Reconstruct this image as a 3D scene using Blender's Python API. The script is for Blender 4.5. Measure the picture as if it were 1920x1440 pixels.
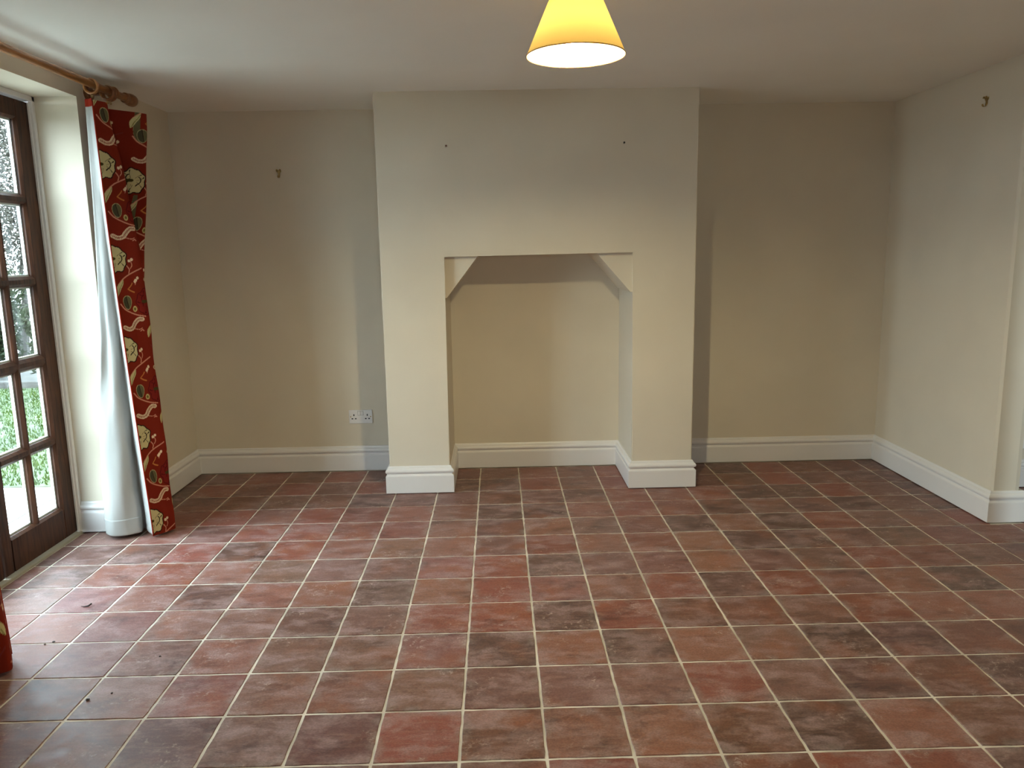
import bpy, bmesh, math, random
import numpy as np
from mathutils import Vector, Matrix, noise as mnoise

# ---------------------------------------------------------------- set-up
for o in list(bpy.data.objects):
    bpy.data.objects.remove(o, do_unlink=True)
SC = bpy.context.scene
COL = SC.collection
T = 0.24                      # metres per floor tile; everything below is laid out in tile units
random.seed(7)
rng = np.random.default_rng(7)

# ---- camera
cam_d = bpy.data.cameras.new('camera'); cam = bpy.data.objects.new('camera', cam_d); COL.objects.link(cam)
cam_d.sensor_width = 36.0; cam_d.lens = 1442.79 / 1920 * 36
cam_d.clip_start = 0.02; cam_d.clip_end = 200
PITCH, YAW, ROLL = 0.1709, 0.0162, 0.0180
def cam_axes(p, y, r):
    fwd = Vector((math.sin(y)*math.cos(p), math.cos(y)*math.cos(p), -math.sin(p)))
    right = Vector((math.cos(y), -math.sin(y), 0)); down = fwd.cross(right)
    return right*math.cos(r) + down*math.sin(r), -right*math.sin(r) + down*math.cos(r), fwd
_r, _d, _f = cam_axes(PITCH, YAW, ROLL)
cam.matrix_world = Matrix(((_r.x, -_d.x, -_f.x, 0.5504*T), (_r.y, -_d.y, -_f.y, -7.8961*T),
                           (_r.z, -_d.z, -_f.z, 5.6991*T), (0, 0, 0, 1)))
SC.camera = cam

# ---- view
SC.view_settings.view_transform = 'Standard'; SC.view_settings.look = 'None'
SC.view_settings.gamma = 1.0; SC.view_settings.use_curve_mapping = False
SC.view_settings.exposure = 0.0
SC.cycles.max_bounces = 14; SC.cycles.diffuse_bounces = 8; SC.cycles.transparent_max_bounces = 24
SC.cycles.sample_clamp_indirect = 6.0
SC.cycles.caustics_reflective = False; SC.cycles.caustics_refractive = False

# ---- sky: bright overcast, slightly cool
SKY = 29.0
W = bpy.data.worlds.new('overcast_sky'); SC.world = W; W.use_nodes = True
nt = W.node_tree; bg = nt.nodes['Background']
tc = nt.nodes.new('ShaderNodeTexCoord'); sx = nt.nodes.new('ShaderNodeSeparateXYZ'); rp = nt.nodes.new('ShaderNodeValToRGB')
nt.links.new(tc.outputs['Generated'], sx.inputs[0]); nt.links.new(sx.outputs['Z'], rp.inputs[0])
rp.color_ramp.elements[0].position = 0.0; rp.color_ramp.elements[0].color = (0.72, 0.86, 0.98, 1)
rp.color_ramp.elements[1].position = 0.9; rp.color_ramp.elements[1].color = (0.68, 0.86, 1.0, 1)
nt.links.new(rp.outputs[0], bg.inputs['Color']); bg.inputs['Strength'].default_value = SKY
YREAR_ = -13.0
BULB = 1500.0                  # emission strength of the tungsten bulbs

def portal(name, loc, rot, sxy):
    l = bpy.data.lights.new(name, 'AREA'); l.shape = 'RECTANGLE'; l.size, l.size_y = sxy[0]*T, sxy[1]*T
    l.cycles.is_portal = True
    o = bpy.data.objects.new(name, l); COL.objects.link(o); o.location = Vector(loc)*T; o.rotation_euler = rot
    return o
portal('sky_portal', (-8.9, 5.33, 4.4), (0, -math.pi/2, 0), (8.8, 5.1))
portal('sky_portal', (2.0, YREAR_-.6, 5.8), (math.pi/2, 0, 0), (2.4, 2.4))
portal('sky_portal', (13.4, -8.6, 3.2), (math.pi/2, 0, 0), (2.6, 6.0))

# ---------------------------------------------------------------- helpers
def link(name, me, mat=None, parent=None, kind=None, smooth=False):
    o = bpy.data.objects.new(name, me); COL.objects.link(o)
    if mat is not None:
        for m in (mat if isinstance(mat, (list, tuple)) else [mat]): me.materials.append(m)
    if parent is not None: o.parent = parent
    if kind: o['kind'] = kind
    if smooth:
        me.polygons.foreach_set('use_smooth', [True]*len(me.polygons))
    return o
def scale_bm(bm):
    bmesh.ops.scale(bm, vec=(T, T, T), verts=bm.verts)
def obj(name, bm, mat=None, parent=None, kind=None, smooth=False, origin=None):
    if origin is not None: bmesh.ops.translate(bm, vec=-Vector(origin), verts=bm.verts)
    scale_bm(bm); bmesh.ops.recalc_face_normals(bm, faces=bm.faces)
    me = bpy.data.meshes.new(name); bm.to_mesh(me); bm.free()
    o = link(name, me, mat, parent, kind, smooth)
    if origin is not None:
        o.location = Vector(origin)*T - (parent.location if parent is not None else Vector())
    elif parent is not None: o.location = -parent.location
    return o
def pydata(name, verts, faces, mat=None, parent=None, kind=None, smooth=False):
    me = bpy.data.meshes.new(name)
    me.from_pydata([tuple(T*c for c in v) for v in verts], [], faces); me.update()
    o = link(name, me, mat, parent, kind, smooth)
    if parent is not None: o.location = -parent.location
    return o
def thing(name, loc, label=None, cat=None, group=None, kind=None):
    o = bpy.data.objects.new(name, None); COL.objects.link(o); o.location = Vector(loc)*T
    o.empty_display_size = 0.05
    tag(o, label, cat, group, kind); return o
def tag(o, label=None, cat=None, group=None, kind=None):
    if label: o['label'] = label
    if cat: o['category'] = cat
    if group: o['group'] = group
    if kind: o['kind'] = kind
    return o
def box(bm, x0, x1, y0, y1, z0, z1, bev=0, seg=2):
    n0 = len(bm.verts)
    r = bmesh.ops.create_cube(bm, size=1.0)
    vs = r['verts']
    for v in vs:
        v.co.x = x0 + (v.co.x+.5)*(x1-x0); v.co.y = y0 + (v.co.y+.5)*(y1-y0); v.co.z = z0 + (v.co.z+.5)*(z1-z0)
    if bev:
        es = set(e for v in vs for e in v.link_edges)
        bmesh.ops.bevel(bm, geom=list(es), offset=bev, segments=seg, affect='EDGES', profile=.5)
    return bm
def nbox(*a, **k): return box(bmesh.new(), *a, **k)
def lathe(bm, prof, n=32, center=(0, 0, 0), axis='Z', closed=False):
    cx, cy, cz = center; rings = []
    for (r, h) in prof:
        ring = []
        for i in range(n):
            a = 2*math.pi*i/n; c, s = r*math.cos(a), r*math.sin(a)
            p = (cx+c, cy+s, cz+h) if axis == 'Z' else ((cx+c, cy+h, cz+s) if axis == 'Y' else (cx+h, cy+c, cz+s))
            ring.append(bm.verts.new(p))
        rings.append(ring)
    for a, b in zip(rings, rings[1:]):
        for i in range(n): bm.faces.new((a[i], a[(i+1) % n], b[(i+1) % n], b[i]))
    if closed:
        a, b = rings[-1], rings[0]
        for i in range(n): bm.faces.new((a[i], a[(i+1) % n], b[(i+1) % n], b[i]))
    else:
        for ring, p in ((rings[0], prof[0]), (rings[-1], prof[-1])):
            if p[0] > 1e-6: bm.faces.new(ring)
    return bm
def torus(bm, R, r, center, axis='Y', n=28, m=10, flat=1.0):
    prof = [(R + r*math.cos(2*math.pi*j/m), flat*r*math.sin(2*math.pi*j/m)) for j in range(m)]
    return lathe(bm, prof, n, center, axis, closed=True)
def tube(bm, pts, rad, n=8):
    pts = [Vector(p) for p in pts]; rings = []
    for i, p in enumerate(pts):
        d = (pts[min(i+1, len(pts)-1)] - pts[max(i-1, 0)]).normalized()
        up = Vector((0, 0, 1)) if abs(d.z) < .9 else Vector((1, 0, 0))
        u = d.cross(up).normalized(); w = d.cross(u)
        rr = rad[i] if isinstance(rad, (list, tuple)) else rad
        rings.append([bm.verts.new(p + u*rr*math.cos(2*math.pi*k/n) + w*rr*math.sin(2*math.pi*k/n)) for k in range(n)])
    for a, b in zip(rings, rings[1:]):
        for k in range(n): bm.faces.new((a[k], a[(k+1) % n], b[(k+1) % n], b[k]))
    bm.faces.new(rings[0]); bm.faces.new(rings[-1])
    return bm
def prism(bm, poly, axis, a0, a1):
    """extrude a 2-D polygon along an axis ('x': poly=(y,z), 'y': poly=(x,z), 'z': poly=(x,y))"""
    def P(p, a): return (a, p[0], p[1]) if axis == 'x' else ((p[0], a, p[1]) if axis == 'y' else (p[0], p[1], a))
    A = [bm.verts.new(P(p, a0)) for p in poly]; B = [bm.verts.new(P(p, a1)) for p in poly]
    n = len(poly)
    for i in range(n): bm.faces.new((A[i], A[(i+1) % n], B[(i+1) % n], B[i]))
    bm.faces.new(A); bm.faces.new(B)
    return bm
def srgb(r, g, b):
    f = lambda c: (c/255/12.92) if c/255 <= .04045 else ((c/255+.055)/1.055)**2.4
    return (f(r), f(g), f(b), 1)

# ---------------------------------------------------------------- materials
def mat(name, color=(.8, .8, .8, 1), rough=.6, **kw):
    m = bpy.data.materials.new(name); m.use_nodes = True
    b = m.node_tree.nodes['Principled BSDF']
    b.inputs['Base Color'].default_value = color; b.inputs['Roughness'].default_value = rough
    for k, v in kw.items(): b.inputs[k].default_value = v
    return m
class NT:
    def __init__(s, m): s.t = m.node_tree; s.b = s.t.nodes['Principled BSDF']
    def n(s, typ, **kw):
        x = s.t.nodes.new('ShaderNode'+typ)
        for k, v in kw.items():
            if k.startswith('i_'): x.inputs[k[2:].replace('_', ' ')].default_value = v
            else: setattr(x, k, v)
        return x
    def l(s, a, b): s.t.links.new(a, b)
    def noise(s, vec, scale, detail=3, rough=.5, dist=0):
        x = s.n('TexNoise'); x.inputs['Scale'].default_value = scale; x.inputs['Detail'].default_value = detail
        x.inputs['Roughness'].default_value = rough; x.inputs['Distortion'].default_value = dist
        s.l(vec, x.inputs['Vector']); return x.outputs['Fac']
    def ramp(s, v, a, b, lo=0., hi=1.):
        x = s.n('MapRange', interpolation_type='SMOOTHSTEP'); s.l(v, x.inputs['Value'])
        for k, q in zip(('From Min', 'From Max', 'To Min', 'To Max'), (a, b, lo, hi)): x.inputs[k].default_value = q
        return x.outputs[0]
    def mul(s, a, b, op='MULTIPLY'):
        x = s.n('Math', operation=op)
        for i, q in enumerate((a, b)):
            if isinstance(q, (int, float)): x.inputs[i].default_value = q
            else: s.l(q, x.inputs[i])
        return x.outputs[0]
    def mix(s, f, a, b, mode='MIX'):
        x = s.n('Mix', data_type='RGBA', blend_type=mode)
        for i, q in ((0, f), (6, a), (7, b)):
            if isinstance(q, (int, float, tuple)): x.inputs[i].default_value = q
            else: s.l(q, x.inputs[i])
        return x.outputs[2]
    def bump(s, h, strength=.2, dist=.01):
        x = s.n('Bump'); x.inputs['Strength'].default_value = strength; x.inputs['Distance'].default_value = dist
        s.l(h, x.inputs['Height']); s.l(x.outputs[0], s.b.inputs['Normal'])
    def coord(s, which='Object'): return s.n('TexCoord').outputs[which]
    def mapping(s, v, scale=(1, 1, 1)):
        x = s.n('Mapping'); s.l(v, x.inputs['Vector']); x.inputs['Scale'].default_value = scale; return x.outputs[0]

def paint_mat(name, color, var=.04, rough=.75, bump=.12, bscale=14):
    m = mat(name, color, rough); g = NT(m); c = g.coord()
    f = g.noise(c, 1.6, 4)
    d = tuple(x*(1-var) for x in color[:3]) + (1,); u = tuple(min(1, x*(1+var)) for x in color[:3]) + (1,)
    g.l(g.mix(g.ramp(f, .3, .7), d, u), g.b.inputs['Base Color'])
    h = g.mul(g.noise(c, bscale, 3), g.mul(g.noise(c, 150, 2), .15), 'ADD')
    g.bump(h, bump, .006)
    return m
M = {}
M['wall'] = paint_mat('cream_emulsion', (.66, .585, .462, 1))
M['ceiling'] = paint_mat('white_ceiling_paint', (.87, .85, .80, 1), .02, .8, .08)
M['gloss'] = paint_mat('white_gloss_paint', (.76, .73, .70, 1), .02, .35, .05, 30)
M['plaster_white'] = paint_mat('white_reveal_paint', (.72, .70, .66, 1), .03, .7, .1)
M['plastic'] = mat('white_plastic', (.74, .71, .68, 1), .35)
M['black'] = mat('dark_hole', (.01, .009, .008, 1), .8)
M['gap'] = mat('shadow_gap_plastic', (.30, .27, .24, 1), .6)
M['brass'] = mat('aged_brass', (.42, .30, .12, 1), .35, Metallic=.9)
M['rust'] = mat('rusty_steel', (.13, .055, .03, 1), .7, Metallic=.4)
M['threshold'] = paint_mat('worn_oak_threshold', (.36, .32, .24, 1), .25, .6, .3, 40)

def wood(name, dark, light, along=(30, 2, 30), rough=.4):
    m = mat(name, light, rough); g = NT(m); c = g.coord()
    v = g.mapping(c, along)
    f = g.mul(g.noise(v, 2.0, 5, .6, .6), g.mul(g.noise(c, 3, 2), .35), 'ADD')
    g.l(g.mix(g.ramp(f, .45, .9), dark, light), g.b.inputs['Base Color'])
    g.bump(f, .08, .003)
    return m
M['door_wood'] = wood('dark_stained_hardwood', (.022, .009, .005, 1), (.075, .027, .012, 1), (40, 40, 3), .55)
M['door_wood'].node_tree.nodes['Principled BSDF'].inputs['Specular IOR Level'].default_value = .2
M['pole_wood'] = wood('varnished_pine', (.20, .075, .018, 1), (.40, .17, .05, 1), (60, 4, 60), .35)
M['pole_dark'] = wood('darker_turned_wood', (.13, .045, .012, 1), (.27, .10, .028, 1), (30, 30, 30), .35)

# floor tile: hand-made terracotta; the object's colour is the body colour
m = mat('terracotta', (.3, .15, .1, 1), .4); M['tile'] = m; g = NT(m)
oi = g.n('ObjectInfo'); c = g.coord()
off = g.n('VectorMath', operation='SCALE'); off.inputs[0].default_value = (37., 91., 53.); g.l(oi.outputs['Random'], off.inputs['Scale'])
ad = g.n('VectorMath', operation='ADD'); g.l(c, ad.inputs[0]); g.l(off.outputs[0], ad.inputs[1]); v = ad.outputs[0]
n1 = g.noise(g.mapping(v, (6, 10, 1)), 1.0, 8, .62, .25); n2 = g.noise(g.mapping(v, (8, 14, 1)), 1.0, 8, .66, .3); n3 = g.noise(v, 55, 9, .75, .4); n4 = g.noise(v, 8, 3)
streak = g.noise(g.mapping(v, (10, 75, 1)), 1.0, 5, .65)
base = oi.outputs['Color']
dk = g.mix(1.0, base, (.36, .40, .46, 1), 'MULTIPLY')
c1 = g.mix(g.mul(g.ramp(n1, .49, .74), .75), base, dk)
c1b = g.mix(g.mul(g.ramp(g.noise(v, 5, 4), .5, .7), .45), c1, (.30, .105, .055, 1))
c2 = g.mix(g.mul(g.ramp(n2, .42, .70), .62), c1b, (.39, .262, .245, 1))
c2b = g.mix(g.mul(g.ramp(streak, .48, .74), .34), c2, (.33, .21, .165, 1))
xy = g.n('SeparateXYZ'); g.l(c, xy.inputs[0])
ed = g.mul(g.mul(xy.outputs['X'], 0, 'ABSOLUTE'), g.mul(xy.outputs['Y'], 0, 'ABSOLUTE'), 'MAXIMUM')
rim = g.mul(g.ramp(ed, .080, .117), g.ramp(g.noise(v, 16, 5), .46, .62))
c2c = g.mix(g.mul(rim, .40), c2b, (.31, .255, .225, 1))
eff = g.mul(g.ramp(n3, .53, .62), g.ramp(n4, .54, .66))
c3 = g.mix(g.mul(eff, .55), c2c, (.50, .39, .33, 1))
sp = g.ramp(g.noise(v, 170, 2), .71, .76)
c4 = g.mix(g.mul(sp, .5), c3, (.05, .03, .025, 1))
grain = g.ramp(g.noise(g.mapping(v, (150, 260, 1)), 1.0, 3, .7), .3, .7, .80, 1.18)
c5 = g.n('VectorMath', operation='SCALE'); g.l(c4, c5.inputs[0]); g.l(grain, c5.inputs['Scale'])
g.l(c5.outputs[0], g.b.inputs['Base Color'])
g.l(g.ramp(n2, .3, .7, .36, .54), g.b.inputs['Roughness']); g.b.inputs['Specular IOR Level'].default_value = .30
g.bump(g.mul(g.mul(n2, .6), g.mul(n3, .4), 'ADD'), .22, .004)
m = mat('cream_grout', (.5, .44, .35, 1), .75); M['grout'] = m; g = NT(m); c = g.coord()
g.l(g.mix(g.ramp(g.noise(c, 6, 4), .35, .7), (.52, .46, .37, 1), (.80, .73, .62, 1)), g.b.inputs['Base Color'])
g.bump(g.noise(c, 120, 3), .4, .003)

# glass: clear pane, faint smears of condensation inside the double glazing
m = bpy.data.materials.new('window_glass'); m.use_nodes = True; M['glass'] = m
t = m.node_tree; t.nodes.clear()
out = t.nodes.new('ShaderNodeOutputMaterial'); tr = t.nodes.new('ShaderNodeBsdfTransparent'); gl = t.nodes.new('ShaderNodeBsdfGlossy')
gl.inputs['Roughness'].default_value = .02; tr.inputs['Color'].default_value = (.94, .97, .96, 1)
lw = t.nodes.new('ShaderNodeLayerWeight'); lw.inputs['Blend'].default_value = .5
pw = t.nodes.new('ShaderNodeMath'); pw.operation = 'POWER'; pw.inputs[1].default_value = 5; t.links.new(lw.outputs['Facing'], pw.inputs[0])
fr = t.nodes.new('ShaderNodeMath'); fr.operation = 'MULTIPLY_ADD'; fr.inputs[1].default_value = .7; fr.inputs[2].default_value = .035; t.links.new(pw.outputs[0], fr.inputs[0])
mx = t.nodes.new('ShaderNodeMixShader'); t.links.new(fr.outputs[0], mx.inputs[0]); t.links.new(tr.outputs[0], mx.inputs[1]); t.links.new(gl.outputs[0], mx.inputs[2])
df = t.nodes.new('ShaderNodeBsdfTranslucent'); df.inputs['Color'].default_value = (.85, .9, .9, 1)
tcn = t.nodes.new('ShaderNodeTexCoord'); mp = t.nodes.new('ShaderNodeMapping'); mp.inputs['Scale'].default_value = (1, 9, 2.2)
nz = t.nodes.new('ShaderNodeTexNoise'); nz.inputs['Scale'].default_value = 1.4; nz.inputs['Detail'].default_value = 3
mr = t.nodes.new('ShaderNodeMapRange'); mr.inputs['From Min'].default_value = .5; mr.inputs['From Max'].default_value = .75; mr.inputs['To Max'].default_value = .012; mr.clamp = True
mx2 = t.nodes.new('ShaderNodeMixShader')
t.links.new(tcn.outputs['Object'], mp.inputs[0]); t.links.new(mp.outputs[0], nz.inputs['Vector']); t.links.new(nz.outputs[0], mr.inputs[0])
t.links.new(mr.outputs[0], mx2.inputs[0]); t.links.new(mx.outputs[0], mx2.inputs[1]); t.links.new(df.outputs[0], mx2.inputs[2])
t.links.new(mx2.outputs[0], out.inputs[0])

def translucent(name, color, amount, rough=.85, attr=None, bscale=None, tcol=None):
    m = bpy.data.materials.new(name); m.use_nodes = True; g = NT(m); t = g.t
    b = g.b; b.inputs['Roughness'].default_value = rough; b.inputs['Base Color'].default_value = color
    if 'Specular IOR Level' in b.inputs: b.inputs['Specular IOR Level'].default_value = .15
    tl = g.n('BsdfTranslucent'); tl.inputs['Color'].default_value = tcol or color
    if attr:
        a = g.n('Attribute', attribute_name=attr); g.l(a.outputs['Color'], b.inputs['Base Color']); g.l(a.outputs['Color'], tl.inputs['Color'])
    mx = g.n('MixShader'); mx.inputs[0].default_value = amount
    g.l(b.outputs[0], mx.inputs[1]); g.l(tl.outputs[0], mx.inputs[2])
    g.l(mx.outputs[0], t.nodes['Material Output'].inputs[0])
    if bscale:
        c = g.coord(); v = g.mapping(c, (1, 1, .35))
        g.bump(g.mul(g.noise(v, bscale, 4), g.mul(g.noise(c, 900, 1), .04), 'ADD'), .35, .012)
    return m
M['print'] = translucent('printed_cotton', (.3, .03, .01, 1), .12, .85, 'print', 12)
M['red_cloth'] = translucent('plain_red_cotton', srgb(150, 40, 20), .2)
M['lining'] = translucent('cream_cotton_lining', (.43, .425, .40, 1), .12, .85, None, 9)
M['shade_out'] = translucent('yellow_parchment_shade', (.80, .58, .24, 1), .5, .7, tcol=(.026, .0172, .0050, 1))
M['shade_in'] = mat('white_shade_lining', (.9, .86, .74, 1), .7)
m = bpy.data.materials.new('lit_bulb'); m.use_nodes = True; M['bulb'] = m; t = m.node_tree; t.nodes.clear()
out = t.nodes.new('ShaderNodeOutputMaterial'); em = t.nodes.new('ShaderNodeEmission'); em.inputs['Color'].default_value = (1, .87, .51, 1)
em.inputs['Strength'].default_value = BULB; t.links.new(em.outputs[0], out.inputs[0])

# ---------------------------------------------------------------- the shell
XL, XR, YB, ZC = -7.5, 10.6, 12.08, 9.22     # left wall, right wall, back wall, ceiling
YCH, CX0, CX1 = 9.99, -2.13, 5.137           # chimney breast front, sides
NX0, NX1, NZ = -.68, 3.69, 5.632             # alcove
YR, YR0, ZH = 7.83, 2.82, 8.79               # french-window opening
YREAR = -13.0; XH = 16.0
def struct(o, label, cat): return tag(o, label, cat, kind='structure')

bm = nbox(-8.75, 11.25, YB, YB+.5, -.3, ZC+.3)
struct(obj('wall_back', bm, M['wall']), 'cream painted back wall behind the chimney breast', 'wall')

bm = bmesh.new()
WX = -8.75
box(bm, WX, XL, YR, YB, -.3, ZC+.3)                     # far side of the opening
box(bm, WX, XL, YR0, YR, ZH, ZC+.3)                     # above it
box(bm, WX, XL, YREAR, YR0, -.3, ZC+.3)
struct(obj('wall_left', bm, M['wall']), 'cream left wall holding the recessed french window', 'wall')

bm = bmesh.new()
prism(bm, [(XR, YB), (XR, 7.12+.05), (XR+.05, 7.12), (11.1, 7.12), (11.2, 7.16), (11.25, 7.26), (11.25, YB)], 'z', -.3, ZC+.3)
struct(obj('wall_right', bm, M['wall']), 'cream right-hand wall ending in a square pier', 'wall')
bm = bmesh.new(); box(bm, XR, 11.25, YREAR, 4.35, -.3, ZC+.3); box(bm, XR, 11.25, 4.35, 7.16, 8.6, ZC+.3)
struct(obj('wall_side', bm, M['wall']), 'cream wall continuing beyond the side opening', 'wall')
bm = bmesh.new()
box(bm, WX, .9, YREAR-.5, YREAR, -.3, ZC+.3); box(bm, 3.1, 11.25, YREAR-.5, YREAR, -.3, ZC+.3)
box(bm, .9, 3.1, YREAR-.5, YREAR, -.3, 4.7); box(bm, .9, 3.1, YREAR-.5, YREAR, 6.9, ZC+.3)
struct(obj('wall_rear', bm, M['wall']), 'cream wall behind the viewer', 'wall')
bm = bmesh.new(); box(bm, 11.25, XH, 9.4, 9.9, -.3, ZC+.3); box(bm, XH, XH+.5, -8.5, 9.9, -.3, ZC+.3)
box(bm, 14.6, XH, -8.5, -8.0, -.3, ZC+.3); box(bm, 11.25, 12.2, -8.5, -8.0, -.3, ZC+.3); box(bm, 12.2, 14.6, -8.5, -8.0, 6.1, ZC+.3); box(bm, 12.2, 14.6, -8.5, -8.0, -.3, .35)
struct(obj('wall_hall', bm, M['wall']), 'cream wall of the next room seen past the pier', 'wall')
bm = nbox(11.9, 13.9, 9.3, 9.4, .95, 8.2, .02)
struct(obj('trim_1', bm, M['gloss']), 'white painted panel beyond the right pier', 'trim')
bm = bmesh.new(); box(bm, WX, 11.25, YREAR-.5, YB+.5, ZC, ZC+.35); box(bm, 11.25, XH+.5, -8.5, 9.9, ZC, ZC+.35)
struct(obj('ceiling', bm, M['ceiling']), 'flat off-white painted ceiling', 'ceiling')

# chimney breast with its alcove
bm = bmesh.new()
poly = [(CX0, -.3), (CX0, ZC+.1), (CX1, ZC+.1), (CX1, -.3), (NX1, -.3), (NX1, NZ+.015), (NX0, NZ-.015), (NX0, -.3)]
prism(bm, poly, 'y', YCH, YB+.1)
es = [e for e in bm.edges if abs(e.verts[0].co.y-YCH) < 1e-4 and abs(e.verts[1].co.y-YCH) < 1e-4 and max(e.verts[0].co.z, e.verts[1].co.z) > 0 and max(e.verts[0].co.z, e.verts[1].co.z) < ZC+.2 and not (e.verts[0].co.z > ZC and e.verts[1].co.z > ZC)]
bmesh.ops.bevel(bm, geom=es, offset=.022, segments=3, affect='EDGES')
ch = struct(obj('wall_chimney', bm, M['wall']), 'cream chimney breast with a deep open alcove', 'wall')
for side in (0, 1):
    if side == 0: poly = [(NX0-.02, NZ+.05), (NX0+.80, NZ+.05), (NX0+.80, NZ-.01), (NX0+.04, NZ-.98), (NX0-.02, NZ-.98)]
    else: poly = [(NX1+.02, NZ+.05), (NX1-.84, NZ+.05), (NX1-.84, NZ), (NX1-.04, NZ-.92), (NX1+.02, NZ-.92)]
    bm = prism(bmesh.new(), poly, 'y', YCH+.16, YB)
    obj('corner_haunch', bm, M['wall'], ch)

# ---- skirting, one mitred length per stretch of wall
PROF = [(.0, .672), (.020, .668), (.034, .640), (.036, .622), (.052, .612), (.074, .596), (.088, .572), (.091, .550), (.084, .524),
        (.066, .505), (.047, .496), (.045, .478), (.052, .466), (.074, .452), (.086, .438), (.088, .42), (.088, .022), (.0, .022)]
def skirting(name, path, i0, i1, label, zj=0):
    """path: wall-face corners; sweeps the moulding from corner i0 to i1 with mitred ends (room lies right of the path)"""
    def mitre(i):
        p = Vector(path[i]); ns = []
        for a, b in ((i-1, i), (i, i+1)):
            if a < 0 or b >= len(path): continue
            d = (Vector(path[b]) - Vector(path[a])).normalized(); ns.append(Vector((d.y, -d.x)))
        if len(ns) == 1: return p, ns[0]
        n = (ns[0] + ns[1]); n = n / (n.dot(ns[0])); return p, n
    bm = bmesh.new(); rings = []
    for i in (i0, i1):
        p, n = mitre(i)
        rings.append([bm.verts.new((p.x + n.x*d, p.y + n.y*d, z)) for d, z in PROF])
    k = len(PROF)
    for j in range(k):
        bm.faces.new((rings[0][j], rings[0][(j+1) % k], rings[1][(j+1) % k], rings[1][j]))
    bm.faces.new(rings[0]); bm.faces.new(rings[1])
    return struct(obj(name, bm, M['gloss']), label, 'baseboard')
path = [(-8.33, YR), (XL, YR), (XL, YB), (CX0, YB), (CX0, YCH), (NX0, YCH), (NX0, YB), (NX1, YB), (NX1, YCH), (CX1, YCH), (CX1, YB), (XR, YB), (XR, 7.12), (11.25, 7.12), (11.25, 9.4)]
names = [('baseboard_reveal', 'white skirting in the window reveal by the curtain'), ('baseboard_left', 'white skirting along the left wall behind the curtain'),
         ('baseboard_back_left', 'white skirting under the double socket, left of chimney breast'), ('baseboard_chimney_left', 'white skirting on the left flank of chimney breast'),
         ('baseboard_pier_left', 'white skirting round the left leg of chimney breast'), ('baseboard_alcove_left', 'white skirting on left inner side of the alcove'),
         ('baseboard_alcove_back', 'white skirting across the back of the alcove'), ('baseboard_alcove_right', 'white skirting on right inner side of the alcove'),
         ('baseboard_pier_right', 'white skirting on the right leg of chimney breast'), ('baseboard_chimney_right', 'white skirting on the right flank of chimney breast'),
         ('baseboard_back_right', 'white skirting along the back wall right of chimney breast'), ('baseboard_right', 'white skirting along the right-hand wall'),
         ('baseboard_right_pier', 'white skirting across the end of the right-hand pier'), ('baseboard_hall', 'white skirting turning the corner past the pier')]
for i, (n, l) in enumerate(names): skirting(n, path, i, i+1, l)
p2 = [(XL, YREAR), (XL, YR0), (-8.33, YR0)]
skirting('baseboard_left_near', p2, 0, 1, 'white skirting along the near part of the left wall'); skirting('baseboard_reveal_near', p2, 1, 2, 'white skirting in the near reveal of the french window')
p3 = [(11.25, 4.35), (XR, 4.35), (XR, YREAR)]
skirting('baseboard_side_end', p3, 0, 1, 'white skirting on the near side of the opening'); skirting('baseboard_side', p3, 1, 2, 'white skirting along the near part of the right wall')
p4 = [(11.25, 9.4), (XH, 9.4)]
skirting('baseboard_hall_back', p4, 0, 1, 'white skirting on the far wall of the next room')

# ---------------------------------------------------------------- floor: grout bed + individual tiles
bm = bmesh.new(); box(bm, WX, 11.0, YREAR-.3, YB+.3, -.35, -.010); box(bm, 11.0, XH, -8.3, YB+.3-2.5, -.35, -.010)
floor = struct(obj('floor', bm, M['grout']), 'terracotta tiled floor with pale cream grout joints', 'floor')
TYPES = {'R': (.245, .064, .040), 'O': (.270, .115, .072), 'G': (.185, .098, .076), 'K': (.082, .048, .041), 'B': (.155, .066, .041), 'P': (.265, .105, .083), 'M': (.190, .074, .064)}
ROWS = {   # row: (first column, one letter per tile) read off the photograph
 -1: (-6, 'BKKGKKBRBBRRKBBBBB'), 0: (-6, 'BGKGKRBOOBKOBBBBB'), 1: (-7, 'BBGMGGGGGGRGKBKBBB'), 2: (-8, 'MMMGOGGMKOKOGKKBBB'),
 3: (-9, 'GPPMGGKGRRKRBBGROOOG'), 4: (-9, 'KGMPKPPKORPORKRGOKOO'), 5: (-9, 'GKRRPGGGPRKGMOGGRRGG'), 6: (-9, 'KKKRKRPOOGROROKKGGMR'),
 7: (-9, 'GGRMRRRROKOGBKOKRGGR'), 8: (-8, 'KRRMRRRBKKORRKGGKBK'), 9: (-8, 'KKBBBKBBBBKRRRKKRBK'), 10: (-8, 'KRBRBRBKKRBRBBBRBKK'), 11: (-8, 'KBRBRBRBBRBRBBKRBBK')}
def tile_type(c, r):
    if r in ROWS:
        c0, s = ROWS[r]
        if 0 <= c-c0 < len(s): return s[c-c0]
    return random.choice('RROGGKBBMP')
GAP = .0115
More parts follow.
